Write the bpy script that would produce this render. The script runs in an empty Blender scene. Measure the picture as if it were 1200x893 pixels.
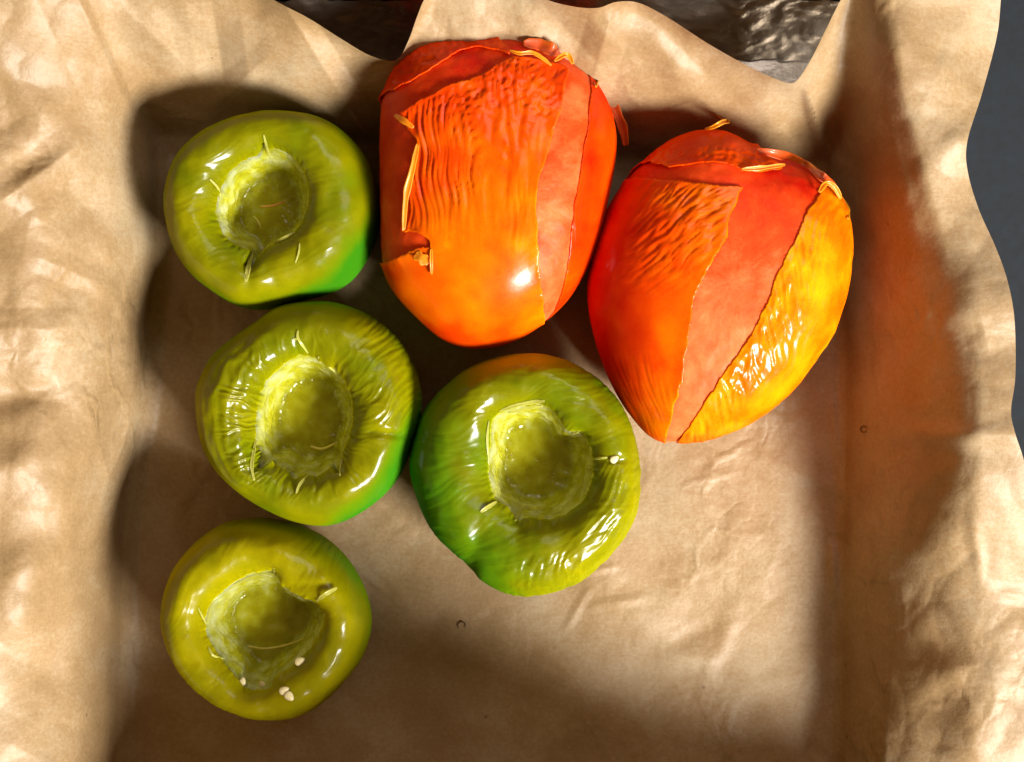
import bpy, math
import numpy as np
from mathutils import Vector

# ------------------------------------------------------------------ camera, world, light
sc = bpy.context.scene
COL = sc.collection
D = 0.45                       # camera height above the tray floor (m)
K = 0.30 / 1200.0              # metres per photo pixel on the tray floor
cam_d = bpy.data.cameras.new('camera'); cam = bpy.data.objects.new('camera', cam_d); COL.objects.link(cam)
cam_d.sensor_width = 36; cam_d.lens = 36 * D / 0.30
cam.location = (0, 0, D); cam.rotation_euler = (0, 0, 0)
cam_d.clip_start = 0.01; cam_d.clip_end = 50
sc.camera = cam

w = bpy.data.worlds.new('World'); sc.world = w; w.use_nodes = True
bg = w.node_tree.nodes['Background']
bg.inputs['Color'].default_value = (1.0, 0.55, 0.17, 1); bg.inputs['Strength'].default_value = 0.21

def area(name, frm, size, power, color):
    l = bpy.data.lights.new(name, 'AREA'); l.shape = 'RECTANGLE'; l.size, l.size_y = size
    l.energy = power; l.color = color
    o = bpy.data.objects.new(name, l); COL.objects.link(o)
    o.location = frm
    o.rotation_euler = (Vector((0, 0, 0.02)) - Vector(frm)).to_track_quat('-Z', 'Y').to_euler()
    return o
AZ, EL, DIST = math.radians(-43), math.radians(39), 2.0
LD = np.array([math.cos(EL) * math.cos(AZ), math.cos(EL) * math.sin(AZ), math.sin(EL)])
area('window_light', tuple(LD * DIST), (0.54, 0.56), 116, (1.0, 0.965, 0.90))
A2, E2 = math.radians(53), math.radians(52)
area('second_window', (0.6 * math.cos(E2) * math.cos(A2), 0.6 * math.cos(E2) * math.sin(A2), 0.6 * math.sin(E2)), (0.3, 0.26), 0.62, (1.0, 0.95, 0.95))

vs = sc.view_settings
vs.view_transform = 'Standard'; vs.look = 'None'; vs.exposure = 0.0; vs.gamma = 1.0; vs.use_curve_mapping = False
sc.cycles.max_bounces = 10; sc.cycles.diffuse_bounces = 5; sc.cycles.glossy_bounces = 4
sc.cycles.use_denoising = True
sc.cycles.caustics_reflective = True

# ------------------------------------------------------------------ helpers
rng = np.random.default_rng(7)
_perm = np.concatenate([rng.permutation(256)] * 3)
_g3 = rng.normal(size=(256, 3)); _g3 /= np.linalg.norm(_g3, axis=1)[:, None]

def noise3(x, y, z):
    x, y, z = np.broadcast_arrays(np.asarray(x, float), np.asarray(y, float), np.asarray(z, float))
    xi, yi, zi = np.floor(x).astype(int), np.floor(y).astype(int), np.floor(z).astype(int)
    xf, yf, zf = x - xi, y - yi, z - zi
    f = lambda t: t * t * t * (t * (t * 6 - 15) + 10)
    u, v, ww = f(xf), f(yf), f(zf)
    out = 0
    for i in (0, 1):
        for j in (0, 1):
            for k in (0, 1):
                h = _perm[_perm[_perm[(xi + i) & 255] + ((yi + j) & 255)] + ((zi + k) & 255)]
                g = _g3[h]
                d = g[..., 0] * (xf - i) + g[..., 1] * (yf - j) + g[..., 2] * (zf - k)
                out = out + d * (u if i else 1 - u) * (v if j else 1 - v) * (ww if k else 1 - ww)
    return out * 1.5

def fbm(x, y, z, o=4):
    s, a = 0, 1.0
    for i in range(o):
        s = s + a * noise3(x * 2**i, y * 2**i, z * 2**i + 7.3 * i); a *= 0.5
    return s

def ss(a, b, x):
    t = np.clip((x - a) / (b - a), 0, 1)
    return t * t * (3 - 2 * t)

def at(px, py, z=0.0):
    s = K * (D - z) / D
    return (px - 600.0) * s, (446.5 - py) * s

def topx(x, y, z):
    s = K * (D - z) / D
    return x / s + 600.0, 446.5 - y / s

def mesh_obj(name, verts, faces, mat, parent=None, attrs=None, smooth=True, tris=None):
    me = bpy.data.meshes.new(name)
    verts = np.asarray(verts, float).reshape(-1, 3)
    faces = np.asarray(faces, int).reshape(-1, 4)
    nt = 0 if tris is None else len(tris)
    me.vertices.add(len(verts)); me.vertices.foreach_set('co', verts.ravel())
    nl = len(faces) * 4 + nt * 3
    me.loops.add(nl)
    li = faces.ravel()
    starts = np.arange(len(faces)) * 4
    if nt:
        tris = np.asarray(tris, int)
        li = np.concatenate([li, tris.ravel()]); starts = np.concatenate([starts, len(faces) * 4 + np.arange(nt) * 3])
    me.loops.foreach_set('vertex_index', li.astype(np.int32))
    me.polygons.add(len(faces) + nt)
    me.polygons.foreach_set('loop_start', starts.astype(np.int32))
    me.polygons.foreach_set('use_smooth', np.full(len(faces) + nt, smooth))
    me.update(calc_edges=True)
    for k, v in (attrs or {}).items():
        a = me.attributes.new(k, 'FLOAT', 'POINT'); a.data.foreach_set('value', np.asarray(v, np.float32).ravel())
    me.materials.append(mat)
    o = bpy.data.objects.new(name, me); COL.objects.link(o)
    if parent: o.parent = parent
    return o

def grid_faces(nu, nv, closed_u=False):
    """verts index = i*nv + j"""
    iu = np.arange(nu if closed_u else nu - 1); jv = np.arange(nv - 1)
    I, J = np.meshgrid(iu, jv, indexing='ij'); I2 = (I + 1) % nu
    return np.stack([I * nv + J, I2 * nv + J, I2 * nv + J + 1, I * nv + J + 1], -1).reshape(-1, 4)

def thing(name, label, cat, loc=(0, 0, 0), group=None):
    o = bpy.data.objects.new(name, None); COL.objects.link(o); o.empty_display_size = 0.01
    o.location = loc; o['label'] = label; o['category'] = cat
    if group: o['group'] = group
    return o

def catmull(pts, n=12, closed=True):
    p = np.asarray(pts, float); m = len(p); out = []
    rg = range(m) if closed else range(m - 1)
    for i in rg:
        if closed: a, b, c, d = p[i - 1], p[i], p[(i + 1) % m], p[(i + 2) % m]
        else: a, b, c, d = p[max(i - 1, 0)], p[i], p[i + 1], p[min(i + 2, m - 1)]
        for t in np.arange(n) / n:
            out.append(0.5 * (2 * b + (c - a) * t + (2 * a - 5 * b + 4 * c - d) * t * t + (3 * b - a - 3 * c + d) * t**3))
    if not closed: out.append(p[-1])
    return np.array(out)

def zoomed(pts, origin, s):
    return np.asarray(pts, float) / s + np.asarray(origin, float)

# ------------------------------------------------------------------ materials
def new_mat(name):
    m = bpy.data.materials.new(name); m.use_nodes = True
    nt = m.node_tree
    return m, nt, nt.nodes, nt.links, nt.nodes['Principled BSDF']

def N(nt, typ, **kw):
    n = nt.nodes.new(typ)
    for k, v in kw.items():
        if k.startswith('_'): setattr(n, k[1:], v)
        else: n.inputs[k].default_value = v
    return n

def ramp(nt, stops, fac):
    r = nt.nodes.new('ShaderNodeValToRGB'); cr = r.color_ramp
    while len(cr.elements) < len(stops): cr.elements.new(0.5)
    for e, (p, c) in zip(cr.elements, stops):
        e.position = p; e.color = (*c, 1) if len(c) == 3 else c
    nt.links.new(fac, r.inputs[0]); return r

def noise_node(nt, coord, scale, detail=4, rough=0.5):
    n = N(nt, 'ShaderNodeTexNoise', Scale=scale, Detail=detail, Roughness=rough)
    nt.links.new(coord, n.inputs['Vector']); return n

def mat_paper():
    m, nt, nd, lk, b = new_mat('parchment')
    geo = nd.new('ShaderNodeNewGeometry'); pos = geo.outputs['Position']
    n1 = noise_node(nt, pos, 30, 4, 0.6)
    n2 = noise_node(nt, pos, 900, 3, 0.7)
    mp = N(nt, 'ShaderNodeMapping', Scale=(250, 1500, 400)); lk.new(pos, mp.inputs['Vector'])
    n3 = noise_node(nt, mp.outputs[0], 1.0, 3, 0.6)
    mix = N(nt, 'ShaderNodeMath', _operation='MULTIPLY_ADD'); lk.new(n2.outputs[0], mix.inputs[0]); mix.inputs[1].default_value = 0.5
    lk.new(n1.outputs[0], mix.inputs[2])
    mix2 = N(nt, 'ShaderNodeMath', _operation='MULTIPLY_ADD'); lk.new(n3.outputs[0], mix2.inputs[0]); mix2.inputs[1].default_value = 0.14
    lk.new(mix.outputs[0], mix2.inputs[2])
    r = ramp(nt, [(0.48, (0.225, 0.137, 0.055)), (0.78, (0.325, 0.210, 0.100)), (1.08, (0.40, 0.298, 0.178))], mix2.outputs[0])
    # dark specks
    v = N(nt, 'ShaderNodeTexVoronoi', Scale=52.0); lk.new(pos, v.inputs['Vector'])
    sp = ramp(nt, [(0.0, (0.25, 0.2, 0.15)), (0.02, (0.35, 0.25, 0.2)), (0.035, (1, 1, 1))], v.outputs['Distance'])
    mm = N(nt, 'ShaderNodeMix', _data_type='RGBA', _blend_type='MULTIPLY'); mm.inputs[0].default_value = 0.55
    lk.new(r.outputs[0], mm.inputs[6]); lk.new(sp.outputs[0], mm.inputs[7])
    lk.new(mm.outputs[2], b.inputs['Base Color'])
    b.inputs['Roughness'].default_value = 0.42
    rr = N(nt, 'ShaderNodeMapRange'); rr.inputs[3].default_value = 0.42; rr.inputs[4].default_value = 0.60
    lk.new(n1.outputs[0], rr.inputs[0]); lk.new(rr.outputs[0], b.inputs['Roughness'])
    b.inputs['Specular IOR Level'].default_value = 0.5
    bp = N(nt, 'ShaderNodeBump', Strength=0.45, Distance=0.0004)
    lk.new(mix2.outputs[0], bp.inputs['Height'])
    wn = noise_node(nt, pos, 55, 3, 0.6)
    ws = N(nt, 'ShaderNodeMix', _data_type='VECTOR'); ws.inputs[0].default_value = 0.012
    lk.new(pos, ws.inputs[4]); lk.new(wn.outputs['Color'], ws.inputs[5])
    hh = None
    for sc_, wgt in ((34, 1.0), (78, 0.5)):
        cv = N(nt, 'ShaderNodeTexVoronoi', Scale=sc_, _feature='DISTANCE_TO_EDGE'); lk.new(ws.outputs[1], cv.inputs['Vector'])
        cl_ = N(nt, 'ShaderNodeMapRange'); cl_.inputs[2].default_value = 0.16; cl_.inputs[3].default_value = wgt; cl_.inputs[4].default_value = 0.0
        cl_.interpolation_type = 'SMOOTHSTEP'; lk.new(cv.outputs['Distance'], cl_.inputs[0])
        if hh is None: hh = cl_.outputs[0]
        else:
            ad_ = N(nt, 'ShaderNodeMath', _operation='ADD'); lk.new(hh, ad_.inputs[0]); lk.new(cl_.outputs[0], ad_.inputs[1]); hh = ad_.outputs[0]
    pn = noise_node(nt, pos, 22, 2, 0.5)
    pm = N(nt, 'ShaderNodeMapRange'); pm.inputs[1].default_value = 0.48; pm.inputs[2].default_value = 0.68; lk.new(pn.outputs[0], pm.inputs[0])
    mu = N(nt, 'ShaderNodeMath', _operation='MULTIPLY'); lk.new(hh, mu.inputs[0]); lk.new(pm.outputs[0], mu.inputs[1])
    bpc = N(nt, 'ShaderNodeBump', Strength=0.5, Distance=0.0011); lk.new(mu.outputs[0], bpc.inputs['Height'])
    lk.new(bp.outputs[0], bpc.inputs['Normal']); lk.new(bpc.outputs[0], b.inputs['Normal'])
    tr = N(nt, 'ShaderNodeBsdfTranslucent'); lk.new(mm.outputs[2], tr.inputs['Color'])
    ms = N(nt, 'ShaderNodeMixShader'); ms.inputs[0].default_value = 0.05
    lk.new(b.outputs[0], ms.inputs[1]); lk.new(tr.outputs[0], ms.inputs[2])
    lk.new(ms.outputs[0], nd['Material Output'].inputs[0])
    return m

def mat_skin(name, stops, rough=0.2, sss=0.35, radius=(1, .5, .1), scale=0.004, coat=0.25, bump=0.12, spots=0.13, spec=0.5, gloss=0.0):
    """tint attribute 0..1 picks the fruit's own colour along the ramp"""
    m, nt, nd, lk, b = new_mat(name)
    at_ = N(nt, 'ShaderNodeAttribute', _attribute_name='tint')
    geo = nd.new('ShaderNodeNewGeometry'); pos = geo.outputs['Position']
    n1 = noise_node(nt, pos, 160, 4, 0.6); n2 = noise_node(nt, pos, 1500, 2, 0.5)
    ad = N(nt, 'ShaderNodeMath', _operation='MULTIPLY_ADD'); lk.new(n1.outputs[0], ad.inputs[0]); ad.inputs[1].default_value = 0.28
    lk.new(at_.outputs['Fac'], ad.inputs[2])
    ad2 = N(nt, 'ShaderNodeMath', _operation='MULTIPLY_ADD'); lk.new(n2.outputs[0], ad2.inputs[0]); ad2.inputs[1].default_value = spots
    lk.new(ad.outputs[0], ad2.inputs[2])
    sb = N(nt, 'ShaderNodeMath', _operation='SUBTRACT'); lk.new(ad2.outputs[0], sb.inputs[0]); sb.inputs[1].default_value = 0.14 + spots / 2
    r = ramp(nt, stops, sb.outputs[0])
    lk.new(r.outputs[0], b.inputs['Base Color'])
    b.inputs['Roughness'].default_value = rough
    b.inputs['IOR'].default_value = 1.36; b.inputs['Specular IOR Level'].default_value = spec
    b.inputs['Subsurface Weight'].default_value = sss
    b.inputs['Subsurface Radius'].default_value = radius
    b.inputs['Subsurface Scale'].default_value = scale
    b.inputs['Coat Weight'].default_value = coat; b.inputs['Coat Roughness'].default_value = rough * 0.6
    bp = N(nt, 'ShaderNodeBump', Strength=bump, Distance=0.0006); lk.new(n1.outputs[0], bp.inputs['Height'])
    bp2 = N(nt, 'ShaderNodeBump', Strength=bump * 0.6, Distance=0.0001); lk.new(n2.outputs[0], bp2.inputs['Height'])
    lk.new(bp.outputs[0], bp2.inputs['Normal']); lk.new(bp2.outputs[0], b.inputs['Normal'])
    if gloss > 0:            # thin waxy film: even reflectance, no strong grazing mirror
        b.inputs['Specular IOR Level'].default_value = 0.0
        g_ = N(nt, 'ShaderNodeBsdfGlossy', Roughness=rough); lk.new(bp2.outputs[0], g_.inputs['Normal'])
        ms = N(nt, 'ShaderNodeMixShader'); ms.inputs[0].default_value = gloss
        lk.new(b.outputs[0], ms.inputs[1]); lk.new(g_.outputs[0], ms.inputs[2]); lk.new(ms.outputs[0], nd['Material Output'].inputs[0])
    return m

def mat_simple(name, c, rough=0.4, metal=0.0, sss=0.0, coat=0.0, nscale=200, var=0.3, bump=0.2, bd=0.0003):
    m, nt, nd, lk, b = new_mat(name)
    geo = nd.new('ShaderNodeNewGeometry'); n = noise_node(nt, geo.outputs['Position'], nscale, 5, 0.6)
    c = np.array(c)
    r = ramp(nt, [(0.3, tuple(c * (1 - var))), (0.7, tuple(np.minimum(c * (1 + var), 1)))], n.outputs[0])
    lk.new(r.outputs[0], b.inputs['Base Color'])
    b.inputs['Roughness'].default_value = rough; b.inputs['Metallic'].default_value = metal
    b.inputs['Subsurface Weight'].default_value = sss; b.inputs['Subsurface Scale'].default_value = 0.004
    b.inputs['Subsurface Radius'].default_value = (1, .7, .25)
    b.inputs['Coat Weight'].default_value = coat; b.inputs['Coat Roughness'].default_value = 0.08
    bp = N(nt, 'ShaderNodeBump', Strength=bump, Distance=bd); lk.new(n.outputs[0], bp.inputs['Height'])
    lk.new(bp.outputs[0], b.inputs['Normal'])
    return m

M_PAPER = mat_paper()
M_FOIL = mat_simple('crumpled_foil', (0.60, 0.53, 0.45), rough=0.36, metal=1.0, nscale=140, var=0.15, bump=0.5, bd=0.001)
M_COUNTER = mat_simple('slate_counter', (0.0034, 0.0072, 0.0125), rough=0.85, nscale=350, var=0.35, bump=0.3)
G_STOPS = [(0.0, (0.026, 0.150, 0.003)), (0.35, (0.085, 0.165, 0.001)), (0.62, (0.145, 0.155, 0.0005)), (0.85, (0.215, 0.20, 0.0005)), (1.0, (0.28, 0.245, 0.0005))]
M_GREEN = mat_skin('green_tomato_skin', G_STOPS, rough=0.235, sss=0.75, radius=(1.0, 0.9, 0.08), scale=0.006, coat=0.0, gloss=0.036)
M_ORANGE = mat_skin('orange_tomato_skin', [(0.0, (0.52, 0.008, 0.0005)), (0.4, (0.70, 0.050, 0.0005)), (0.7, (0.80, 0.135, 0.0005)), (1.0, (0.86, 0.31, 0.002))],
                    rough=0.21, sss=0.2, radius=(1, 0.35, 0.08), scale=0.003, coat=0.0, gloss=0.028)
M_OFLESH = mat_skin('orange_tomato_flesh', [(0.0, (0.50, 0.006, 0.0005)), (0.5, (0.70, 0.060, 0.005)), (1.0, (0.78, 0.20, 0.06))],
                    rough=0.5, sss=0.4, radius=(1, 0.25, 0.08), scale=0.005, coat=0.0, spec=0.25, bump=0.25, spots=0.3)
M_GFLESH = mat_skin('green_tomato_flesh', [(0.0, (0.32, 0.295, 0.002)), (0.45, (0.39, 0.38, 0.015)), (1.0, (0.55, 0.56, 0.20))],
                    rough=0.22, sss=0.85, radius=(1.0, 0.9, 0.25), scale=0.015, coat=0.5, bump=0.5, spots=0.2)
M_FLAP_G = mat_simple('dry_green_skin_edge', (0.45, 0.43, 0.07), rough=0.35, sss=0.3, coat=0.3, var=0.2)
M_FLAP_O = mat_simple('dry_orange_skin_edge', (0.86, 0.25, 0.008), rough=0.35, sss=0.3, coat=0.2, var=0.2)
M_FLAP_R = mat_simple('dry_red_skin_edge', (0.60, 0.06, 0.004), rough=0.5, sss=0.3, coat=0.2, var=0.25)
M_SEED = mat_simple('tomato_seed', (0.78, 0.66, 0.36), rough=0.35, sss=0.2, coat=0.3, nscale=900, var=0.15)
M_FIBRE = mat_simple('tomato_fibre', (0.62, 0.50, 0.14), rough=0.35, sss=0.3, coat=0.3)
M_SPECK = mat_simple('dark_speck', (0.10, 0.05, 0.02), rough=0.5)

# ------------------------------------------------------------------ countertop
cx = np.linspace(-0.9, 0.9, 40)
X, Y = np.meshgrid(cx, cx, indexing='ij')
o = mesh_obj('countertop', np.stack([X, Y, np.full_like(X, -0.004)], -1), grid_faces(40, 40), M_COUNTER)
o['kind'] = 'structure'; o['label'] = 'dark slate grey countertop under the tray'

def smi(x, xs, ys):
    """monotone cubic through the points"""
    xs, ys = np.array(xs, float), np.array(ys, float)
    h = np.diff(xs); d = np.diff(ys) / h
    m = np.zeros(len(xs)); m[1:-1] = np.where(d[1:] * d[:-1] > 0, 2 * d[1:] * d[:-1] / (d[1:] + d[:-1] + 1e-12), 0)
    x = np.clip(x, xs[0], xs[-1]); i = np.clip(np.searchsorted(xs, x) - 1, 0, len(xs) - 2)
    t = (x - xs[i]) / h[i]
    return (ys[i] * (1 + 2 * t) * (1 - t)**2 + m[i] * h[i] * t * (1 - t)**2 + ys[i + 1] * t * t * (3 - 2 * t) + m[i + 1] * h[i] * t * t * (t - 1))

# ------------------------------------------------------------------ foil-covered tray
def rounded_rect(x0, x1, y0, y1, r, n):
    """n points evenly by arc length"""
    c = [(x1 - r, y1 - r, 0), (x0 + r, y1 - r, 90), (x0 + r, y0 + r, 180), (x1 - r, y0 + r, 270)]
    p = []
    for (a, b, t) in c:
        for q in np.linspace(t, t + 90, 24):
            p.append((a + r * math.cos(math.radians(q)), b + r * math.sin(math.radians(q))))
    p.append(p[0]); p = np.array(p)
    d = np.concatenate([[0], np.cumsum(np.linalg.norm(np.diff(p, axis=0), axis=1))])
    t = np.linspace(0, d[-1], n, endpoint=False)
    return np.stack([np.interp(t, d, p[:, 0]), np.interp(t, d, p[:, 1])], -1)

def loft(rings, mat, name, parent, crumple):
    V = np.stack([np.concatenate([r, np.full((len(r), 1), z)], 1) for r, z in rings], 1)   # n, m, 3
    n, mm = V.shape[:2]
    x, y, z = V[..., 0], V[..., 1], V[..., 2]
    a = crumple
    q = fbm(x * 60, y * 60, z * 60, 2)
    c = np.abs(fbm(x * 120 + 5, y * 120, z * 120, 3))
    V = V + np.stack([a * (0.6 * fbm(x * 90 + 9, y * 90, z * 90, 3) - c * 0.5), a * (0.6 * q - c * 0.5), a * 0.4 * q], -1)
    return mesh_obj(name, V, grid_faces(n, mm, True), mat, parent)

tray = thing('foil_tray', 'crumpled silver foil tray holding the parchment and tomatoes', 'tray', (0, 0, -0.004))
NP = 900
def rr(g, z):
    return rounded_rect(-0.117 - g * 0.95, 0.100 + g * 1.0, -0.131 - g * 0.9, 0.0945 + g * 0.95, 0.018 + g * 0.5, NP), z
walls = [rr(0.0128 * t, 0.0025 + 0.0235 * t) for t in np.linspace(0, 1, 46)]
loft(walls, M_FOIL, 'side_wall', tray, 0.0022)
rim = [rr(0.0128 + 0.0015 * (1 - math.cos(t)), 0.026 + 0.0015 * math.sin(t)) for t in np.linspace(0, math.pi, 9)]
rim += [rr(0.0158, 0.026 - 0.0235 * t) for t in np.linspace(0.05, 1, 10)]
loft(rim, M_FOIL, 'rim', tray, 0.0007)
fx, fy = np.meshgrid(np.linspace(-0.1195, 0.1025, 90), np.linspace(-0.1335, 0.097, 90), indexing='ij')
mesh_obj('tray_floor', np.stack([fx, fy, 0.0018 + 0.0005 * fbm(fx * 90, fy * 90, 0 * fx, 3)], -1), grid_faces(90, 90), M_FOIL, tray)

# ------------------------------------------------------------------ parchment paper
R_EDGE = catmull([(1178, -90), (1172, 0), (1167, 45), (1150, 110), (1133, 165), (1133, 200), (1146, 245), (1166, 290), (1180, 330), (1188, 375),
                  (1189, 440), (1184, 480), (1188, 505), (1202, 550), (1222, 640), (1232, 760), (1225, 900), (1225, 1200)], 8, False)
T_EDGE = catmull([(-160, -60), (60, -70), (250, -40), (320, 0), (362, 22), (400, 46), (435, 66), (464, 71), (478, 50), (489, 20), (500, -4), (525, -30), (590, -26), (635, -2),
                  (670, 8), (700, 10), (722, 3), (748, 4), (782, 21), (830, 52), (880, 80), (914, 95), (927, 98), (936, 92), (950, 70), (966, 38), (985, 0), (1015, -50), (1080, -75), (1178, -85), (1260, -85)], 8, False)

def seg_dist(px, py, a, b):
    a = np.array(a, float); b = np.array(b, float); d = b - a; L2 = d @ d
    t = np.clip(((px - a[0]) * d[0] + (py - a[1]) * d[1]) / L2, 0, 1)
    return np.hypot(px - a[0] - t * d[0], py - a[1] - t * d[1]), t

# (start, end, height mm, half width px, sharp)
CREASES = [((84, -20), (160, 144), 2.6, 9, 2), ((145, 10), (250, 108), 2.2, 30, 1), ((248, 0), (266, 112), -2.5, 30, 1), ((266, 112), (320, 62), 1.5, 20, 1),
           ((330, 0), (405, 120), 4.0, 22, 2), ((-10, 245), (90, 172), 2.5, 28, 1), ((20, 200), (60, 178), -3.0, 26, 0), ((-10, 60), (60, 150), 2.0, 40, 0),
           ((-10, 385), (92, 385), 1.6, 24, 1), ((-10, 470), (70, 455), -2.2, 30, 0), ((-20, 560), (80, 520), 1.6, 40, 0), ((-20, 690), (70, 640), 2.0, 40, 0), ((-10, 760), (90, 800), -1.6, 40, 0), ((40, 300), (150, 345), 1.2, 18, 1),
           ((552, 30), (560, 120), 2.0, 40, 0), ((640, 10), (720, 95), -2.2, 30, 1), ((720, 5), (690, 110), 2.0, 26, 1), ((760, 40), (830, 120), 1.8, 30, 0),
           ((946, 110), (965, 175), 3.2, 10, 1), ((965, 175), (990, 200), 1.6, 10, 1), ((930, 97), (940, 180), -2.5, 34, 0),
           ((975, 640), (978, 700), 1.6, 10, 0), ((976, 470), (986, 580), 0.7, 8, 1), ((1140, 610), (1150, 680), 0.9, 14, 0), ((1150, 690), (1200, 700), 0.8, 12, 1),
           ((1050, 510), (1195, 510), 1.6, 22, 0), ((1060, 350), (1160, 380), 1.5, 30, 0), ((1150, 375), (1158, 410), 0.5, 10, 1), ((1100, 200), (1140, 150), 2, 40, 0),
           ((690, 690), (664, 735), 0.45, 8, 1), ((680, 672), (720, 664), 0.4, 7, 1), ((700, 690), (780, 745), 0.7, 22, 0), ((690, 710), (760, 700), 0.5, 9, 1),
           ((780, 770), (840, 768), 0.9, 20, 0), ((840, 768), (860, 720), 0.7, 20, 0), ((800, 745), (830, 735), -0.8, 18, 0), ((420, 668), (450, 690), 0.7, 6, 1), ((430, 650), (475, 700), 0.5, 14, 0),
           ((880, 530), (985, 575), 0.8, 16, 0), ((770, 560), (900, 640), 0.8, 40, 0), ((1010, 640), (1010, 820), 1.2, 30, 0), ((1100, 780), (1200, 800), 1.6, 40, 0), ((1130, 880), (1190, 740), 1.8, 40, 0)]

def paper_h(px, py):
    # walls (height in mm as a function of where they show; the near one is out of view)
    w1 = 8 * noise3(px / 170, py / 170, 0.5) + 5 * noise3(px / 60, py / 60, 2.5)
    xl = np.interp(py, [0, 120, 300, 500, 600, 900, 1100], [168, 190, 191, 172, 155, 143, 133])
    dl = (xl + 0.6 * w1 - px)
    hl = smi(dl, [-16, 4, 22, 70, 150, 215, 320], [0, 3.0, 13, 33, 47, 50, 46])
    xr = np.interp(py, [0, 100, 200, 400, 500, 900], [950, 955, 968, 988, 987, 980])
    dr = (px - xr - 0.2 * w1)
    sr = smi(py, [-50, 130, 330, 480, 520, 900], [0.72, 0.80, 1.0, 1.02, 1.0, 1.0])
    hr = smi(dr / sr, [-8, 2, 16, 60, 105, 135, 185, 300], [0, 1.2, 8, 29, 45, 49, 47, 40])
    hr2 = smi(dr, [-8, 2, 16, 60, 105, 165, 200, 300], [0, 1.2, 8, 29, 46, 58, 59, 56])
    hr3 = smi(dr, [-8, 2, 18, 60, 110, 160, 210, 300], [0, 1.2, 7, 25, 33, 38, 40, 41])
    wr_ = smi(py, [190, 380, 500], [0, 0.7, 1.0]); hr = hr * (1 - wr_) + hr2 * wr_
    wr_ = smi(py, [540, 720], [0, 1.0]); hr = hr * (1 - wr_) + hr3 * wr_
    yt = np.interp(px, [150, 420, 600, 700, 900, 1000], [165, 172, 180, 188, 200, 190])
    dt = (yt + 0.8 * w1 - py)
    ht = smi(dt, [-22, 2, 26, 80, 180, 260], [0, 2.0, 11, 30, 49, 55])
    ht = ht * (1 - 0.42 * ss(940, 1020, px))
    yb = np.interp(px, [0, 500, 1000], [985, 985, 985])
    db = py - yb
    rimb = np.interp(px, [0, 160, 300, 430, 600, 700, 820, 900, 1000, 1100], [46, 50, 70, 98, 108, 116, 118, 110, 88, 64])  # unseen near wall, raised in places to keep sun off the floor
    hb = smi(db, [-10, 2, 16, 100, 165], [0, 1.2, 7, 44, 50]) / 50.0 * rimb
    p = 3.0
    h = (hl**p + hr**p + ht**p + hb**p) ** (1 / p)
    wall = ss(2, 22, h)
    # undulation and crumple
    h = h + wall * (3.2 * noise3(px / 130, py / 130, 3.1) + 0.5 * noise3(px / 48, py / 48, 8.8))
    h = h + 0.5 * noise3(px / 90, py / 90, 5.0)
    cr = 0
    for k in range(3):
        s = 130 / 1.9**k
        qx = px / s + 0.5 * noise3(px / 200, py / 200, k + 20.0); qy = py / s + 0.5 * noise3(px / 200, py / 200, k + 30.0)
        cr = cr + (np.abs(noise3(qx, qy, k * 11.7)) - 0.3) / 1.7**k
    h = h + cr * (0.65 + 0.6 * wall)
    # flat facets between sharp folds, as in paper that was crushed and smoothed out again
    fc = 0
    for k, (ang, lam) in enumerate([(25, 150), (80, 190), (140, 130), (110, 75), (50, 85)]):
        c_, s_ = math.cos(math.radians(ang)), math.sin(math.radians(ang))
        u = (px * c_ + py * s_) / lam + 0.35 * noise3(px / 260, py / 260, 40.0 + k)
        fc = fc + np.abs((u % 1.0) - 0.5) * np.clip(noise3(px / 150, py / 150, 50.0 + k) * 2.0, 0, 1) * lam / 150
    side = ss(700, 1000, px) * ss(100, 250, py)
    h = h + fc * (1.0 + wall * (3.0 - 1.8 * side))
    for a, b, amp, wd, sharp in CREASES:
        d, t = seg_dist(px, py, a, b)
        if sharp == 2:      # a fold with one steep side (towards the right) and one long gentle side
            sg = (px - a[0]) * (b[1] - a[1]) - (py - a[1]) * (b[0] - a[0])
            d = np.where(sg > 0, d, d / 5.0)
        prof = np.maximum(0, 1 - d / wd) if sharp else np.exp(-(d / (0.6 * wd))**2)
        h = h + amp * prof * np.sin(np.pi * np.clip(0.08 + 0.84 * t, 0, 1))**0.6
    return h

NU, NV = 640, 560
a = np.linspace(0, 1, NU)[:, None] * np.ones((1, NV)); b = np.ones((NU, 1)) * np.linspace(0, 1, NV)[None]
XL, YB = -75.0, 1150.0
px = XL + a * (1190 - XL); py = -60 + b * (YB + 60)
for _ in range(6):
    xr = np.interp(py, R_EDGE[:, 1], R_EDGE[:, 0]); px = XL + a * (xr - XL)
    yt = np.interp(px, T_EDGE[:, 0], T_EDGE[:, 1])
    py = yt + b * (YB - yt)
hz = paper_h(px, py) / 1000.0
# the cut edge along the top of the sheet curls towards the viewer
de = py - np.interp(px, T_EDGE[:, 0], T_EDGE[:, 1])
hz = hz + 0.004 * np.exp(-de / 12.0)
wx, wy = at(px, py, hz)
pap = mesh_obj('parchment_paper', np.stack([wx, wy, hz + 0.0006], -1), grid_faces(NU, NV)[:, ::-1], M_PAPER)
pap['label'] = 'creased brown parchment paper lining the tray under the tomatoes'; pap['category'] = 'baking paper'

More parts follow.
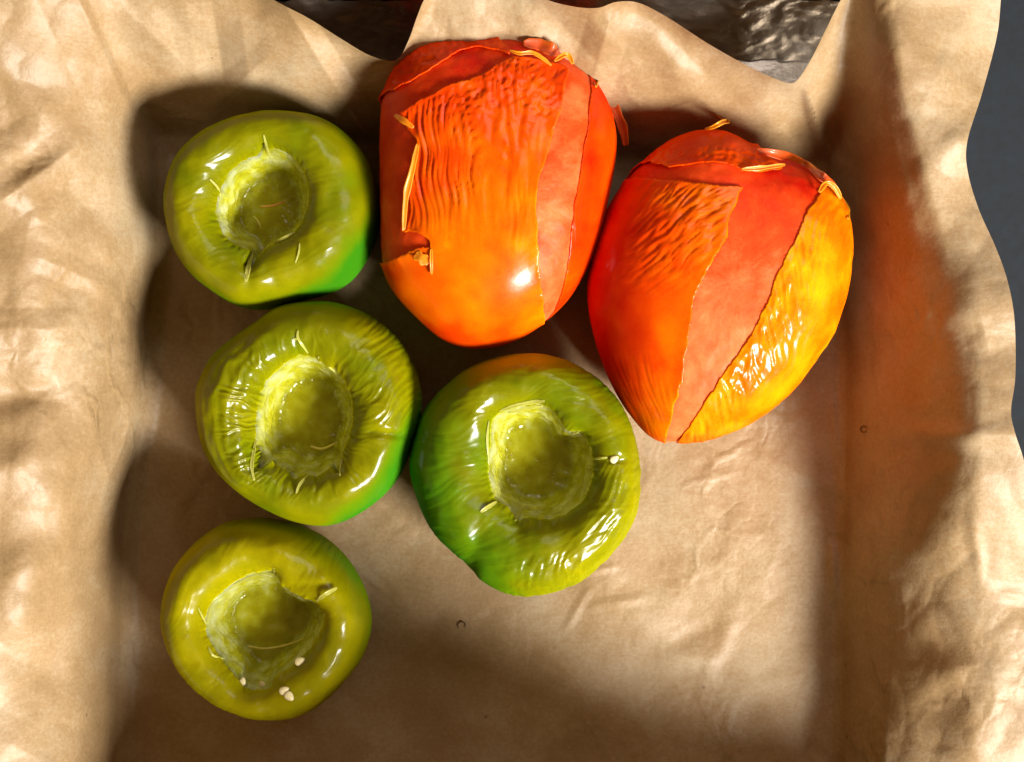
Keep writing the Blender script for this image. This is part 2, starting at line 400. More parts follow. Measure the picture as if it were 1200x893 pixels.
# ------------------------------------------------------------------ small part builders
def ribbon(name, pts3, width, mat, parent, curl=0.4, thick=0.0002, taper=True, normal=(0, 0, 1)):
    """curled strip of skin along a 3-D polyline"""
    p = catmull(pts3, 8, False); n = len(p); m = 7
    t = np.gradient(p, axis=0); t /= np.linalg.norm(t, axis=1)[:, None] + 1e-9
    nn = np.array(normal, float); nn = nn / np.linalg.norm(nn)
    s = np.cross(t, nn); s /= np.linalg.norm(s, axis=1)[:, None] + 1e-9
    u = np.cross(s, t)
    f = np.linspace(0, 1, n)
    wd = width * (np.clip(np.sin(np.pi * (0.06 + 0.88 * f)), 0, 1)**0.6 if taper else np.ones(n))
    wd = wd * (1 + 0.35 * noise3(f * 7, p[0, 0] * 3000, 0.3))
    c = np.linspace(-1, 1, m)
    V = p[:, None] + s[:, None] * (wd[:, None] * c[None] * 0.5)[..., None] + u[:, None] * (curl * wd[:, None] * (c[None]**2 - 0.3))[..., None]
    o = mesh_obj(name, V, grid_faces(n, m), mat, parent)
    md = o.modifiers.new('thickness', 'SOLIDIFY'); md.thickness = thick; md.offset = 0
    return o

def tube(name, pts3, r, mat, parent):
    p = catmull(pts3, 8, False); n = len(p); m = 8
    t = np.gradient(p, axis=0); t /= np.linalg.norm(t, axis=1)[:, None] + 1e-9
    s = np.cross(t, (0.01, 0.02, 1)); s /= np.linalg.norm(s, axis=1)[:, None] + 1e-9
    u = np.cross(s, t); q = np.linspace(0, 2 * np.pi, m, endpoint=False)
    f = np.linspace(0, 1, n); rr_ = r * (0.35 + 0.65 * np.sin(np.pi * f)**0.5)
    V = p[:, None] + rr_[:, None, None] * (s[:, None] * np.cos(q)[None, :, None] + u[:, None] * np.sin(q)[None, :, None])
    V = V.transpose(1, 0, 2)
    return mesh_obj(name, V, grid_faces(m, n, True), mat, parent)

def seed(pos, ang, parent, size=1.0):
    nt_, nv_ = 20, 12
    th = np.linspace(0, 2 * np.pi, nt_, endpoint=False)[:, None]; ph = np.linspace(0.02, np.pi - 0.02, nv_)[None]
    x = np.sin(ph) * np.cos(th); y = np.sin(ph) * np.sin(th); z = np.cos(ph) * np.ones_like(th)
    x = x * (1 + 0.0 * y); wdt = 0.75 * (1 - 0.3 * x)            # teardrop
    X, Y, Z = 1.5 * x, 1.5 * y * wdt, 0.55 * z
    s = 0.001 * size; c_, s_ = math.cos(ang), math.sin(ang)
    V = np.stack([(X * c_ - Y * s_) * s, (X * s_ + Y * c_) * s, Z * s], -1) + np.array(pos)
    return mesh_obj('seed', V, grid_faces(nt_, nv_, True)[:, ::-1], M_SEED, parent)

def polar_from_outline(pts, c, n):
    """radius per angle (px, y up) for a closed outline around c"""
    q = pts - c; th = np.arctan2(-q[:, 1], q[:, 0]); r = np.hypot(q[:, 0], q[:, 1])
    o = np.argsort(th); th, r = th[o], r[o]
    t = np.linspace(-np.pi, np.pi, n, endpoint=False)
    return t, np.interp(t, np.concatenate([th - 2 * np.pi, th, th + 2 * np.pi]), np.concatenate([r, r, r]))

def smooth_closed(r, k):
    ker = np.hanning(2 * k + 3)[1:-1]; ker /= ker.sum()
    return np.convolve(np.concatenate([r[-k:], r, r[:k]]), ker, 'valid')

def normals_grid(V, closed=True):
    du = (np.roll(V, -1, 0) - np.roll(V, 1, 0)) if closed else np.gradient(V, axis=0)
    dv = np.gradient(V, axis=1)
    n = np.cross(du, dv); return n / (np.linalg.norm(n, axis=2)[..., None] + 1e-12)

# ------------------------------------------------------------------ green tomatoes
def green_tomato(label, outline, hole, zc, H, Hb, tint_fn, wrinkle_fn, alpha_lip=132, floor_z=0.010, seedv=0.0, fleshtint=0.5):
    """outline, hole in photo pixels. Skin = collapsed ring; flesh = the hollow."""
    outl = catmull(outline, 10); hol = catmull(hole, 10)
    NT, NA = 560, 230
    c = hol.mean(0)
    z_lip = zc + H * math.sin(math.radians(alpha_lip))
    th, ro = polar_from_outline(outl, c, NT); ro = smooth_closed(ro, 6)
    _, rh = polar_from_outline(hol, c, NT)
    jag = 1.6 * noise3(np.cos(th) * 7, np.sin(th) * 7, seedv) + 0.4 * noise3(np.cos(th) * 22, np.sin(th) * 22, seedv)
    rs = smooth_closed(rh, 26); rh = smooth_closed(rh, 2) + jag
    cw = np.array(at(c[0], c[1], zc)); kz = K * (D - zc) / D; kl = K * (D - z_lip) / D
    # hole measured where its lip stands
    lip_c = np.array(at(c[0], c[1], z_lip)) - cw
    al = np.radians(np.concatenate([np.linspace(-90, -20, 50), np.linspace(-18, alpha_lip, NA - 50)]))
    ow = ro * kz; hw = rh * kl
    dirs = np.stack([np.cos(th), np.sin(th)], -1)
    S2_ = dirs * (rs * kl)[:, None] + lip_c; O2 = dirs * ow[:, None]; H2 = dirs * hw[:, None] + lip_c
    # cross-section: alpha = 0 at the outline, alpha_lip at the hole
    ca, sa = np.cos(al), np.sin(al)
    cs = np.sign(ca) * np.abs(ca)**0.85; szz = np.sign(sa) * np.abs(sa)**0.85
    cl = cs[-1]
    f = (1 - cs) / (1 - cl)                                  # 0 outline .. 1 hole  (upper half)
    up = al >= 0
    V = np.zeros((NT, len(al), 3))
    for j in range(len(al)):
        if up[j]:
            wl = float(ss(0.88, 0.99, f[j])); P = O2 * (1 - f[j]) + (S2_ * (1 - wl) + H2 * wl) * f[j]; z = zc + H * szz[j]
        else:
            P = O2 * max(abs(ca[j]), 0.0)**0.72; z = zc + Hb * szz[j]
        V[:, j, :2] = P + cw; V[:, j, 2] = z
    # slow unevenness of the shoulder
    bump_ = 0.0017 * noise3(V[..., 0] * 45 + seedv, V[..., 1] * 45, V[..., 2] * 30) + 0.0008 * noise3(V[..., 0] * 130, V[..., 1] * 130 + seedv, V[..., 2] * 90) + 0.0002 * noise3(V[..., 0] * 330, V[..., 1] * 330 + seedv, V[..., 2] * 200)
    V[..., 2] += np.where(up[None], bump_ * np.sin(np.clip(al, 0, np.pi))[None], 0)
    n = normals_grid(V)
    if np.mean(n[:, 120, 2]) < 0: n = -n
    px_, py_ = topx(V[..., 0], V[..., 1], V[..., 2])
    disp = wrinkle_fn(px_, py_, f[None] * np.ones_like(px_), th[:, None] * np.ones_like(px_), c)
    lipw = ss(0.86, 0.97, f)[None]
    disp = 0.6 * disp + lipw * (0.25 * noise3(np.cos(th)[:, None] * 14, np.sin(th)[:, None] * 14, f[None] * 3 + seedv))
    V = V + n * (disp * 0.001 * up[None])[..., None]
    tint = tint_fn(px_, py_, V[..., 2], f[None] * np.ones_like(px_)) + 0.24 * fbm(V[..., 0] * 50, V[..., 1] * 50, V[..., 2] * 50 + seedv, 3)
    base = (cw[0], cw[1], 0.0)
    t = thing('green_tomato', label, 'tomato', base, 'roasted green tomatoes')
    L = np.array(base)
    # flesh of the hollow
    NR = 90
    g = np.linspace(0, 1, NR)                                # 0 lip .. 1 centre
    lip = V[:, -1]
    lc = lip.mean(0); lc[2] = floor_z
    FV = np.zeros((NT, NR, 3))
    rad = 1.03 - 0.0 * g
    wall = ss(0.0, 0.55, g)
    for j in range(NR):
        k = np.interp(g[j], [0, 0.06, 0.5, 1], [1.035, 1.02, 0.68, 0.0])
        FV[:, j, :2] = lc[:2] + (lip[:, :2] - lc[:2]) * k
        FV[:, j, 2] = (lip[:, 2] - 0.0007) * (1 - wall[j]) + (floor_z + 0.001 * g[j]) * wall[j]
    lips = np.stack([smooth_closed(lip[:, q], 22) for q in range(3)], -1)
    for j in range(NR):
        k = np.interp(g[j], [0, 0.06, 0.5, 1], [1.035, 1.02, 0.68, 0.0]); m_ = float(ss(0.03, 0.2, g[j]))
        lj = lip * (1 - m_) + lips * m_
        FV[:, j, :2] = lc[:2] + (lj[:, :2] - lc[:2]) * k
        FV[:, j, 2] = (lj[:, 2] - 0.0007) * (1 - wall[j]) + (floor_z + 0.001 * g[j]) * wall[j]
    fn = normals_grid(FV)
    if np.mean(fn[:, 80, 2]) < 0: fn = -fn
    x, y, z = FV[..., 0], FV[..., 1], FV[..., 2]
    amp = 1.0 * ss(0.02, 0.3, g)[None] * np.clip(1.15 - g, 0.35, 1)[None]
    dd = 0.9 * noise3(x * 190 + seedv, y * 190, z * 190) + 0.4 * (np.abs(noise3(x * 400, y * 400 + seedv, z * 400)) - .3) + 0.3 * noise3(x * 800, y * 800, z * 800) + 0.15 * noise3(x * 1600, y * 1600, z * 1600)
    FV = FV + fn * (dd * 0.001 * amp)[..., None]
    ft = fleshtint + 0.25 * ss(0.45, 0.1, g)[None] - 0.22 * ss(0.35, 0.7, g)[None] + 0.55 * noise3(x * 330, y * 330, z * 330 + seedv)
    # skin: a closed body, its inner side runs just below the flesh
    cap = FV[:, 1::6] - np.array([0, 0, 0.0024]); cap[:, :, :2] = lc[:2] + (cap[:, :, :2] - lc[:2]) * 1.06
    cap[:, 0] = 0.5 * (lip + cap[:, 0])
    SV = np.concatenate([V, cap], 1); st_ = np.concatenate([tint, np.repeat(tint[:, -1:], cap.shape[1], 1)], 1)
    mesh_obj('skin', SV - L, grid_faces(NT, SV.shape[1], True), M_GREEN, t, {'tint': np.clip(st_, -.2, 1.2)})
    # flesh: a plug with an underside
    und = []
    for k_, z_ in ((0.99, 0.6), (0.97, 0.25), (0.9, 0.0), (0.5, 0.0), (0.0, 0.0)):
        u_ = FV[:, 0].copy(); u_[:, :2] = lc[:2] + (u_[:, :2] - lc[:2]) * k_; u_[:, 2] = 0.008 + (u_[:, 2] - 0.008) * z_; und.append(u_)
    PV = np.concatenate([np.stack(und[::-1], 1), FV], 1)
    pt = np.concatenate([np.repeat(ft[:, :1], 5, 1), ft], 1)
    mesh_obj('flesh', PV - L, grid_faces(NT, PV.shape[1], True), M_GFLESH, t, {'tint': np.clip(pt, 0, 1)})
    # lookup of surface height for things lying on it
    def on(pxq, pyq, lift=0.0):
        allv = np.concatenate([V[:, 50:].reshape(-1, 3), FV[:, 4:].reshape(-1, 3)])
        qx, qy = topx(allv[:, 0], allv[:, 1], allv[:, 2])
        d2 = (qx - pxq)**2 + (qy - pyq)**2
        i = np.argsort(d2)[:6]; i = i[np.argmax(allv[i, 2])]
        z = allv[i, 2] + lift
        X_, Y_ = at(pxq, pyq, z)
        return np.array([X_, Y_, z]) - L
    return t, on

def flap_on(on, parent, pts, width, mat=None, curl=0.14, lift=0.0001, taper=True):
    p = [on(x, y, lift + 0.0003 * math.sin(math.pi * i / max(1, len(pts) - 1))) for i, (x, y) in enumerate(pts)]
    return ribbon('skin_flap', p, 0.6 * width * K, mat or M_FLAP_G, parent, curl, taper=taper)

def dirwave(px, py, ang, lam, length, seedv):
    """fine wrinkles running along ang (deg, y up) with spacing lam px"""
    c_, s_ = math.cos(math.radians(ang)), math.sin(math.radians(ang))
    u = px * c_ - py * s_; v = px * s_ + py * c_
    u2, v2 = u / length, v / lam + 1.6 * noise3(px / 55, py / 55, seedv)
    r = 1 - 2 * np.abs(noise3(u2, v2, seedv)) * 1.5
    return r

# -- upper left
S, OR = 1000 / 280, (180, 120)
ol = zoomed([(65, 430), (80, 330), (120, 240), (180, 170), (270, 110), (380, 70), (500, 52), (600, 55), (700, 75), (790, 120), (860, 190), (910, 270), (940, 360), (950, 450), (935, 560), (890, 660), (820, 750), (730, 800), (600, 835), (500, 862), (440, 868), (350, 850), (250, 790), (160, 710), (100, 610), (75, 520)], OR, S)
ho = zoomed([(262, 430), (270, 500), (300, 560), (350, 600), (405, 625), (392, 700), (376, 778), (408, 720), (428, 655), (500, 595), (590, 548), (630, 480), (650, 400), (640, 320), (590, 235), (530, 200), (480, 195), (462, 150), (446, 212), (360, 255), (300, 320)], OR, S)
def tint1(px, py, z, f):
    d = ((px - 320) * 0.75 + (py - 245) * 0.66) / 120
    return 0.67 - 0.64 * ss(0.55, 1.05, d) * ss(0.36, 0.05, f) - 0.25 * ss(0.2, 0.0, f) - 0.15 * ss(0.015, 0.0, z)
def wr1(px, py, f, th, c):
    g = np.exp(-(((px - 300) / 90)**2 + ((py - 330) / 10)**2))
    return 0.12 * dirwave(px, py, 20, 9, 60, 1.1) * ss(0.2, 0.6, f) + 0.25 * noise3(px / 30, py / 30, 4.4) - 1.5 * np.exp(-(((px - 292) / 9)**2)) * ss(290, 330, py) * ss(0.1, 0.5, f)
t, on = green_tomato('dark olive green tomato, uppermost green one, with a thin reddish fibre in its hollow', ol, ho, 0.023, 0.021, 0.0228, tint1, wr1, 134, 0.0245, 1.0, 0.45)
flap_on(on, t, [(288, 330), (291, 314), (296, 296)], 8)
flap_on(on, t, [(304, 297), (325, 283), (346, 272)], 5)
flap_on(on, t, [(346, 308), (350, 296), (351, 285)], 3)
flap_on(on, t, [(309, 158), (312, 170), (316, 184)], 4)
flap_on(on, t, [(246, 210), (255, 220), (259, 232)], 4)
tube('fibre', [on(305, 242, .003), on(320, 241, .0045), on(334, 236, .003)], 0.0003, mat_simple('reddish_fibre', (0.55, 0.24, 0.05), 0.35), t)
tube('fibre', [on(297, 253, .001), on(303, 260, .0014), on(306, 268, .001)], 0.0002, M_FIBRE, t)

# -- middle left
S, OR = 893 / 280, (220, 340)
ol = zoomed([(45, 400), (60, 330), (110, 240), (200, 165), (280, 110), (340, 65), (430, 45), (540, 45), (640, 75), (730, 130), (800, 200), (850, 290), (872, 380), (870, 480), (845, 570), (800, 680), (740, 760), (650, 830), (560, 870), (480, 875), (380, 850), (260, 790), (170, 720), (100, 640), (60, 540)], OR, S)
ho = zoomed([(440, 240), (500, 268), (560, 305), (600, 370), (616, 440), (610, 520), (588, 580), (575, 640), (568, 690), (555, 650), (490, 690), (440, 692), (395, 705), (380, 680), (330, 650), (285, 600), (268, 590), (252, 690), (248, 600), (256, 500), (262, 430), (290, 350), (340, 295), (400, 255)], OR, S)
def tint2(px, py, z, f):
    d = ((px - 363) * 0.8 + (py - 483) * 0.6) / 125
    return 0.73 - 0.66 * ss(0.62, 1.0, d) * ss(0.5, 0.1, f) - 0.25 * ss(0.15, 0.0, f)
def wr2(px, py, f, th, c):
    left = ss(330, 270, px)
    tang = np.sin((f * 34 + 2.2 * noise3(px / 26, py / 26, 2.2) + 1.0 * noise3(px / 8, py / 25, 6.2)))
    right = ss(400, 440, px) * ss(530, 480, py)
    rad = 1 - 2.6 * np.abs(noise3(th * 9 + 0.8 * noise3(px / 20, py / 20, 1.0), f * 1.8, 9.0))
    return (0.22 * left * tang * ss(0.05, 0.25, f) + 0.55 * rad * ss(0.3, 0.7, f) * (0.55 + 0.9 * left) + 0.3 * right * dirwave(px, py, 38, 7, 26, 3.3)
            + 0.3 * noise3(px / 22, py / 22, 1.4) * ss(0.1, 0.4, f) - 2.0 * np.exp(-((py - (505 + 0.12 * (px - 420))) / 5.0)**2) * ss(415, 440, px) * ss(480, 460, px))
t, on = green_tomato('wrinkled-skinned green tomato with a wide oval hollow, second down in the left column', ol, ho, 0.0225, 0.021, 0.0223, tint2, wr2, 134, 0.0235, 2.0, 0.42)
flap_on(on, t, [(298, 563), (295, 548), (297, 530), (300, 516)], 6)
flap_on(on, t, [(347, 578), (351, 568), (361, 557)], 5)
flap_on(on, t, [(349, 387), (349, 396), (354, 404), (361, 414)], 4.5)
flap_on(on, t, [(343, 397), (352, 398)], 3)
flap_on(on, t, [(385, 430), (391, 434), (394, 438)], 4)
flap_on(on, t, [(373, 418), (376, 426)], 3.5)
flap_on(on, t, [(398, 557), (399, 546), (401, 538)], 3)
tube('fibre', [on(364, 523, .001), on(378, 526, .0014), on(396, 518, .001)], 0.00035, M_FIBRE, t)

# -- centre
S, OR = 835 / 290, (470, 400)
ol = zoomed([(30, 420), (45, 330), (80, 230), (150, 150), (240, 85), (340, 50), (440, 42), (530, 55), (610, 90), (690, 150), (750, 230), (785, 320), (803, 430), (795, 550), (760, 640), (700, 720), (620, 790), (540, 830), (440, 852), (360, 845), (270, 800), (190, 720), (110, 640), (60, 540)], OR, S)
ho = zoomed([(308, 265), (340, 238), (410, 220), (485, 215), (530, 255), (560, 300), (612, 308), (640, 370), (647, 450), (622, 520), (570, 572), (500, 600), (430, 590), (395, 605), (360, 560), (325, 540), (308, 500), (296, 430), (300, 340)], OR, S)
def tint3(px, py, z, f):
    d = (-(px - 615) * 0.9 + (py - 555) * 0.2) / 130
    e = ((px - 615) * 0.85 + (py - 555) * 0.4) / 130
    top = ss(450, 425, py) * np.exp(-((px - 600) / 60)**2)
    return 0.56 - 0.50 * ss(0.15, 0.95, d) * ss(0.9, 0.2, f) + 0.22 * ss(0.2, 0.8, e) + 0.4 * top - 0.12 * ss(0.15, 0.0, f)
def wr3(px, py, f, th, c):
    lr = ss(640, 690, px) * ss(525, 560, py)
    low = ss(640, 660, py) * ss(580, 620, px)
    groove = np.exp(-((px - (540 + 0.0 * py) - (690 - py) * 0.35) / 12)**2) * ss(590, 640, py)
    return (0.3 * lr * dirwave(px, py, 52, 8, 50, 5.5) + 0.25 * low * dirwave(px, py, 85, 8, 22, 7.7) + 0.2 * dirwave(px, py, 0, 12, 60, 8.1) * ss(500, 440, py) * 0.7
            + 0.12 * dirwave(px, py, 20, 9, 50, 2.1) + 0.3 * noise3(px / 25, py / 25, 6.4) * ss(0.1, 0.5, f) - 1.3 * groove - 1.4 * np.exp(-((py - 540) / 4)**2) * ss(700, 715, px) * ss(742, 722, px))
t, on = green_tomato('largest green tomato, touching the right orange tomato, one pale seed beside its hollow', ol, ho, 0.0245, 0.0225, 0.0243, tint3, wr3, 132, 0.0265, 3.0, 0.46)
flap_on(on, t, [(585, 482), (605, 475), (625, 471), (638, 470)], 7)
flap_on(on, t, [(596, 484), (615, 479), (636, 476)], 6)
flap_on(on, t, [(604, 610), (610, 598), (618, 594), (628, 598), (636, 596)], 6)
flap_on(on, t, [(563, 600), (572, 594), (582, 588)], 7)
flap_on(on, t, [(573, 493), (571, 515), (573, 545)], 3.5)
flap_on(on, t, [(695, 538), (704, 537), (712, 536)], 4)
flap_on(on, t, [(666, 515), (672, 508), (678, 506)], 4)
flap_on(on, t, [(687, 551), (692, 549)], 3)
seed(on(720, 538, 0.0007), 0.6, t, 0.85)

# -- bottom left
S, OR = 927 / 270, (180, 590)
ol = zoomed([(52, 430), (70, 320), (110, 230), (180, 150), (270, 85), (380, 60), (490, 65), (600, 95), (700, 150), (780, 230), (840, 330), (872, 430), (872, 520), (840, 620), (780, 700), (700, 780), (620, 830), (520, 850), (400, 835), (280, 790), (180, 720), (110, 630), (65, 520)], OR, S)
ho = zoomed([(490, 272), (520, 330), (580, 365), (655, 398), (690, 440), (672, 510), (640, 570), (570, 640), (495, 690), (472, 735), (430, 748), (370, 742), (320, 680), (270, 620), (230, 550), (208, 480), (222, 420), (270, 360), (350, 300), (430, 272)], OR, S)
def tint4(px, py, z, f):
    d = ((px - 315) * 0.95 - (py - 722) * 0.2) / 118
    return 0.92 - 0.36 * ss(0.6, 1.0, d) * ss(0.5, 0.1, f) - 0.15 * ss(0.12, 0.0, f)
def wr4(px, py, f, th, c):
    return (0.22 * noise3(px / 32, py / 32, 8.4) + 0.08 * dirwave(px, py, 60, 9, 50, 5.1)
            - 0.9 * np.exp(-((py - (690 - (px - 330) * 0.08)) / 7)**2) * ss(322, 345, px) * ss(400, 380, px))
t, on = green_tomato('smallest, smoothest yellow-green tomato, lowest in the tray, with several pale seeds at its hollow', ol, ho, 0.022, 0.020, 0.0218, tint4, wr4, 134, 0.0235, 4.0, 0.50)
flap_on(on, t, [(371, 705), (380, 697), (395, 689)], 7, lift=0.001)
flap_on(on, t, [(242, 731), (250, 705), (275, 686), (300, 674), (320, 671)], 4, curl=0.3)
flap_on(on, t, [(244, 758), (250, 768), (262, 772)], 4)
flap_on(on, t, [(232, 712), (238, 724), (242, 732)], 3)
flap_on(on, t, [(321, 666), (323, 675)], 4)
tube('fibre', [on(291, 757, .001), on(310, 760, .0012), on(335, 756, .0012), on(356, 748, .001)], 0.0003, M_FIBRE, t)
seed(on(352, 775, .0006), 0.3, t, 1.05); seed(on(333, 809, .0006), 0.5, t, .95); seed(on(339, 816, .0007), -0.8, t, 1.0); seed(on(284, 799, .0006), 1.3, t, .85)
seed(on(307, 802, .0004), 2.0, t, .7)

# ------------------------------------------------------------------ orange tomatoes
class OrangeBody:
    """flattened plum-shaped tomato: top view outline, superelliptic section"""
    def __init__(s, outline, zc, H, pw=0.78, qw=0.82):
        s.zc, s.H, s.pw, s.qw = zc, H, pw, qw
        ol_ = catmull(outline, 10)
        s.c = np.array([(ol_[:, 0].min() + ol_[:, 0].max()) / 2, (ol_[:, 1].min() + ol_[:, 1].max()) / 2])
        s.th, r = polar_from_outline(ol_, s.c, 720); s.r = smooth_closed(r, 6)
        s.kz = K * (D - zc) / D; s.cw = np.array(at(s.c[0], s.c[1], zc))
    def R(s, th):
        t = (th + np.pi) % (2 * np.pi) - np.pi
        return np.interp(t, np.append(s.th, np.pi), np.append(s.r, s.r[0]))
    def surf(s, A, B, off=0.0):
        """A, B: equidistant map (phi cos th, phi sin th) -> world"""
        ph = np.hypot(A, B); th = np.arctan2(B, A); ph = np.minimum(ph, math.pi - 0.01)
        rho = np.abs(np.sin(ph))**s.pw
        cz = np.cos(ph); z = np.sign(cz) * np.abs(cz)**s.qw
        Rw = s.R(th) * s.kz
        x = s.cw[0] + rho * Rw * np.cos(th); y = s.cw[1] + rho * Rw * np.sin(th); zz = s.zc + s.H * z
        # a slightly lumpy body
        zz = zz + 0.0012 * noise3(x * 35, y * 35, zz * 35 + s.H * 900) * np.clip(cz, 0, 1)
        return np.stack([x, y, zz], -1)
    def inv(s, pts):
        """photo pixels -> (A,B); beyond the outline wraps underneath"""
        out = []
        for p in np.asarray(pts, float):
            z = s.zc
            for _ in range(12):
                xw, yw = at(p[0], p[1], z); dx, dy = xw - s.cw[0], yw - s.cw[1]
                th = math.atan2(dy, dx); d = math.hypot(dx, dy) / (float(s.R(th)) * s.kz)
                if d >= 1: ph = math.pi / 2 + (d - 1) * 1.3; zn = s.zc
                else:
                    ph = math.asin(min(1, d ** (1 / s.pw))); zn = s.zc + s.H * math.cos(ph)**s.qw
                z = 0.5 * z + 0.5 * zn
            out.append((min(ph, 2.9) * math.cos(th), min(ph, 2.9) * math.sin(th)))
        return np.array(out)

def surf_disp(body, A, B, disp):
    P = body.surf(A, B); e = 0.004
    n = np.cross(body.surf(A + e, B) - body.surf(A - e, B), body.surf(A, B + e) - body.surf(A, B - e))
    n /= np.linalg.norm(n, axis=-1)[..., None] + 1e-12
    return P + n * disp[..., None]

def flesh_body(body, parent, L, tint_fn):
    na, nb = 360, 150
    th = np.linspace(0, 2 * np.pi, na, endpoint=False)[:, None]; ph = np.linspace(0.0003, math.pi - 0.02, nb)[None]
    A, B = ph * np.cos(th), ph * np.sin(th)
    P = body.surf(A, B)
    px_, py_ = topx(P[..., 0], P[..., 1], P[..., 2])
    d = 0.00018 * fbm(P[..., 0] * 350, P[..., 1] * 350, P[..., 2] * 350, 3)
    P = surf_disp(body, A, B, d)
    tint = tint_fn(px_, py_) + 0.25 * fbm(P[..., 0] * 130, P[..., 1] * 130, P[..., 2] * 130, 3)
    return mesh_obj('flesh', P - L, grid_faces(na, nb, True), M_OFLESH, parent, {'tint': np.clip(tint, 0, 1)})

def skin_panel(body, poly_px, parent, L, tint_fn, wrinkle_fn, step=0.0115, lift=1.0, jag=0.012, seedv=0.0, label=None):
    AB = body.inv(poly_px)
    # resample edges and tear them
    pts = []
    m = len(AB)
    for i in range(m):
        a_, b_ = AB[i], AB[(i + 1) % m]; k = max(2, int(np.hypot(*(b_ - a_)) / 0.02))
        for q in np.arange(k) / k: pts.append(a_ + (b_ - a_) * q)
    pts = np.array(pts)
    for _ in range(2): pts = 0.25 * np.roll(pts, 1, 0) + 0.5 * pts + 0.25 * np.roll(pts, -1, 0)
    pts = pts + jag * np.stack([noise3(pts[:, 0] * 9, pts[:, 1] * 9, seedv) + .6 * noise3(pts[:, 0] * 26, pts[:, 1] * 26, seedv), noise3(pts[:, 0] * 9, pts[:, 1] * 9, seedv + 5) + .6 * noise3(pts[:, 0] * 26, pts[:, 1] * 26, seedv + 5)], -1)
    lo, hi = pts.min(0) - 0.02, pts.max(0) + 0.02
    ga, gb = np.arange(lo[0], hi[0], step), np.arange(lo[1], hi[1], step)
    A, B = np.meshgrid(ga, gb, indexing='ij'); shp = A.shape
    Q = np.stack([A.ravel(), B.ravel()], -1)
    inside = np.zeros(len(Q), bool); best = np.full(len(Q), 1e9); near = Q.copy()
    for i in range(len(pts)):
        a_, b_ = pts[i], pts[(i + 1) % len(pts)]; e = b_ - a_
        cond = ((a_[1] > Q[:, 1]) != (b_[1] > Q[:, 1]))
        with np.errstate(divide='ignore', invalid='ignore'):
            xi = (b_[0] - a_[0]) * (Q[:, 1] - a_[1]) / (b_[1] - a_[1] + 1e-15) + a_[0]
        inside ^= cond & (Q[:, 0] < xi)
        t_ = np.clip(((Q - a_) @ e) / (e @ e + 1e-15), 0, 1)
        pr = a_ + t_[:, None] * e; d2 = ((Q - pr)**2).sum(1)
        up = d2 < best; best[up] = d2[up]; near[up] = pr[up]
    dist = np.sqrt(best)
    snap = (~inside) & (dist < step * 0.75)
    keep = inside | snap
    Q2 = np.where(snap[:, None], near, Q); dist = np.where(snap, 0, dist)
    snap_in = inside & (dist < step * 0.3); Q2 = np.where(snap_in[:, None], near, Q2); dist = np.where(snap_in, 0, dist)
    F = grid_faces(shp[0], shp[1])
    F = F[keep[F].all(1)]
    used = np.zeros(len(Q), bool); used[F] = True
    idx = np.full(len(Q), -1); idx[used] = np.arange(used.sum()); F = idx[F]
    q = Q2[used]; dist = dist[used]
    P = body.surf(q[:, 0], q[:, 1]); px_, py_ = topx(P[:, 0], P[:, 1], P[:, 2])
    vis = ss(1.7, 1.3, np.hypot(q[:, 0], q[:, 1]))
    wob = 0.5 + 0.9 * np.clip(noise3(q[:, 0] * 6, q[:, 1] * 6, seedv + 3) + 0.3, 0, 2)
    disp = 0.28 + vis * (np.maximum(wrinkle_fn(px_, py_, dist) + 0.12, -0.16) * ss(0.0, 0.05, dist) + lift * wob * np.exp(-(dist / 0.035)**1.3))
    P = surf_disp(body, q[:, 0], q[:, 1], disp * 0.001)
    tint = tint_fn(px_, py_) + 0.2 * fbm(P[:, 0] * 90, P[:, 1] * 90, P[:, 2] * 90 + seedv, 3) + 0.16 * np.exp(-dist / 0.013) * vis * (0.6 + noise3(q[:, 0] * 8, q[:, 1] * 8, seedv + 8))
    o = mesh_obj('skin', P - L, F, M_ORANGE, parent, {'tint': np.clip(tint, 0, 1)})
    md = o.modifiers.new('thickness', 'SOLIDIFY'); md.thickness = 0.0003; md.offset = -1
    if label: o['label'] = label
    return o

def on_body(body, L, pts, lift):
    ab = body.inv(pts)
    lift = np.asarray(lift, float) * np.ones(len(ab))
    return surf_disp(body, ab[:, 0], ab[:, 1], lift * 0.001) - L

# -- left orange tomato
S2, O2_ = 714 / 320, (420, 20)
Z2 = lambda p: zoomed(p, O2_, S2)
ol = Z2([(68, 210), (100, 140), (150, 92), (200, 66), (260, 58), (330, 52), (430, 58), (500, 85), (548, 118), (600, 160), (640, 215), (664, 280), (670, 350), (655, 450), (620, 600), (560, 720), (480, 800), (400, 848), (300, 865), (220, 840), (140, 770), (90, 710), (65, 640), (60, 500), (58, 380), (60, 280)])
b2 = OrangeBody(ol, 0.0275, 0.0275, 0.70, 0.80)
base = np.array([b2.cw[0], b2.cw[1], 0.0])
t2 = thing('orange_tomato', 'left orange tomato, blocky, with vertically wrinkled peeling skin, above the middle of the tray', 'tomato', base, 'roasted orange tomatoes')
def ft2(px, py):
    return 0.35 + 0.26 * ss(600, 640, px) + 0.1 * ss(200, 260, py) - 0.2 * ss(110, 60, py)
flesh_body(b2, t2, base, ft2)
def tA(px, py): return 0.42 + 0.24 * ss(120, 280, py) - 0.12 * ss(560, 470, px) - 0.25 * ss(360, 400, py)
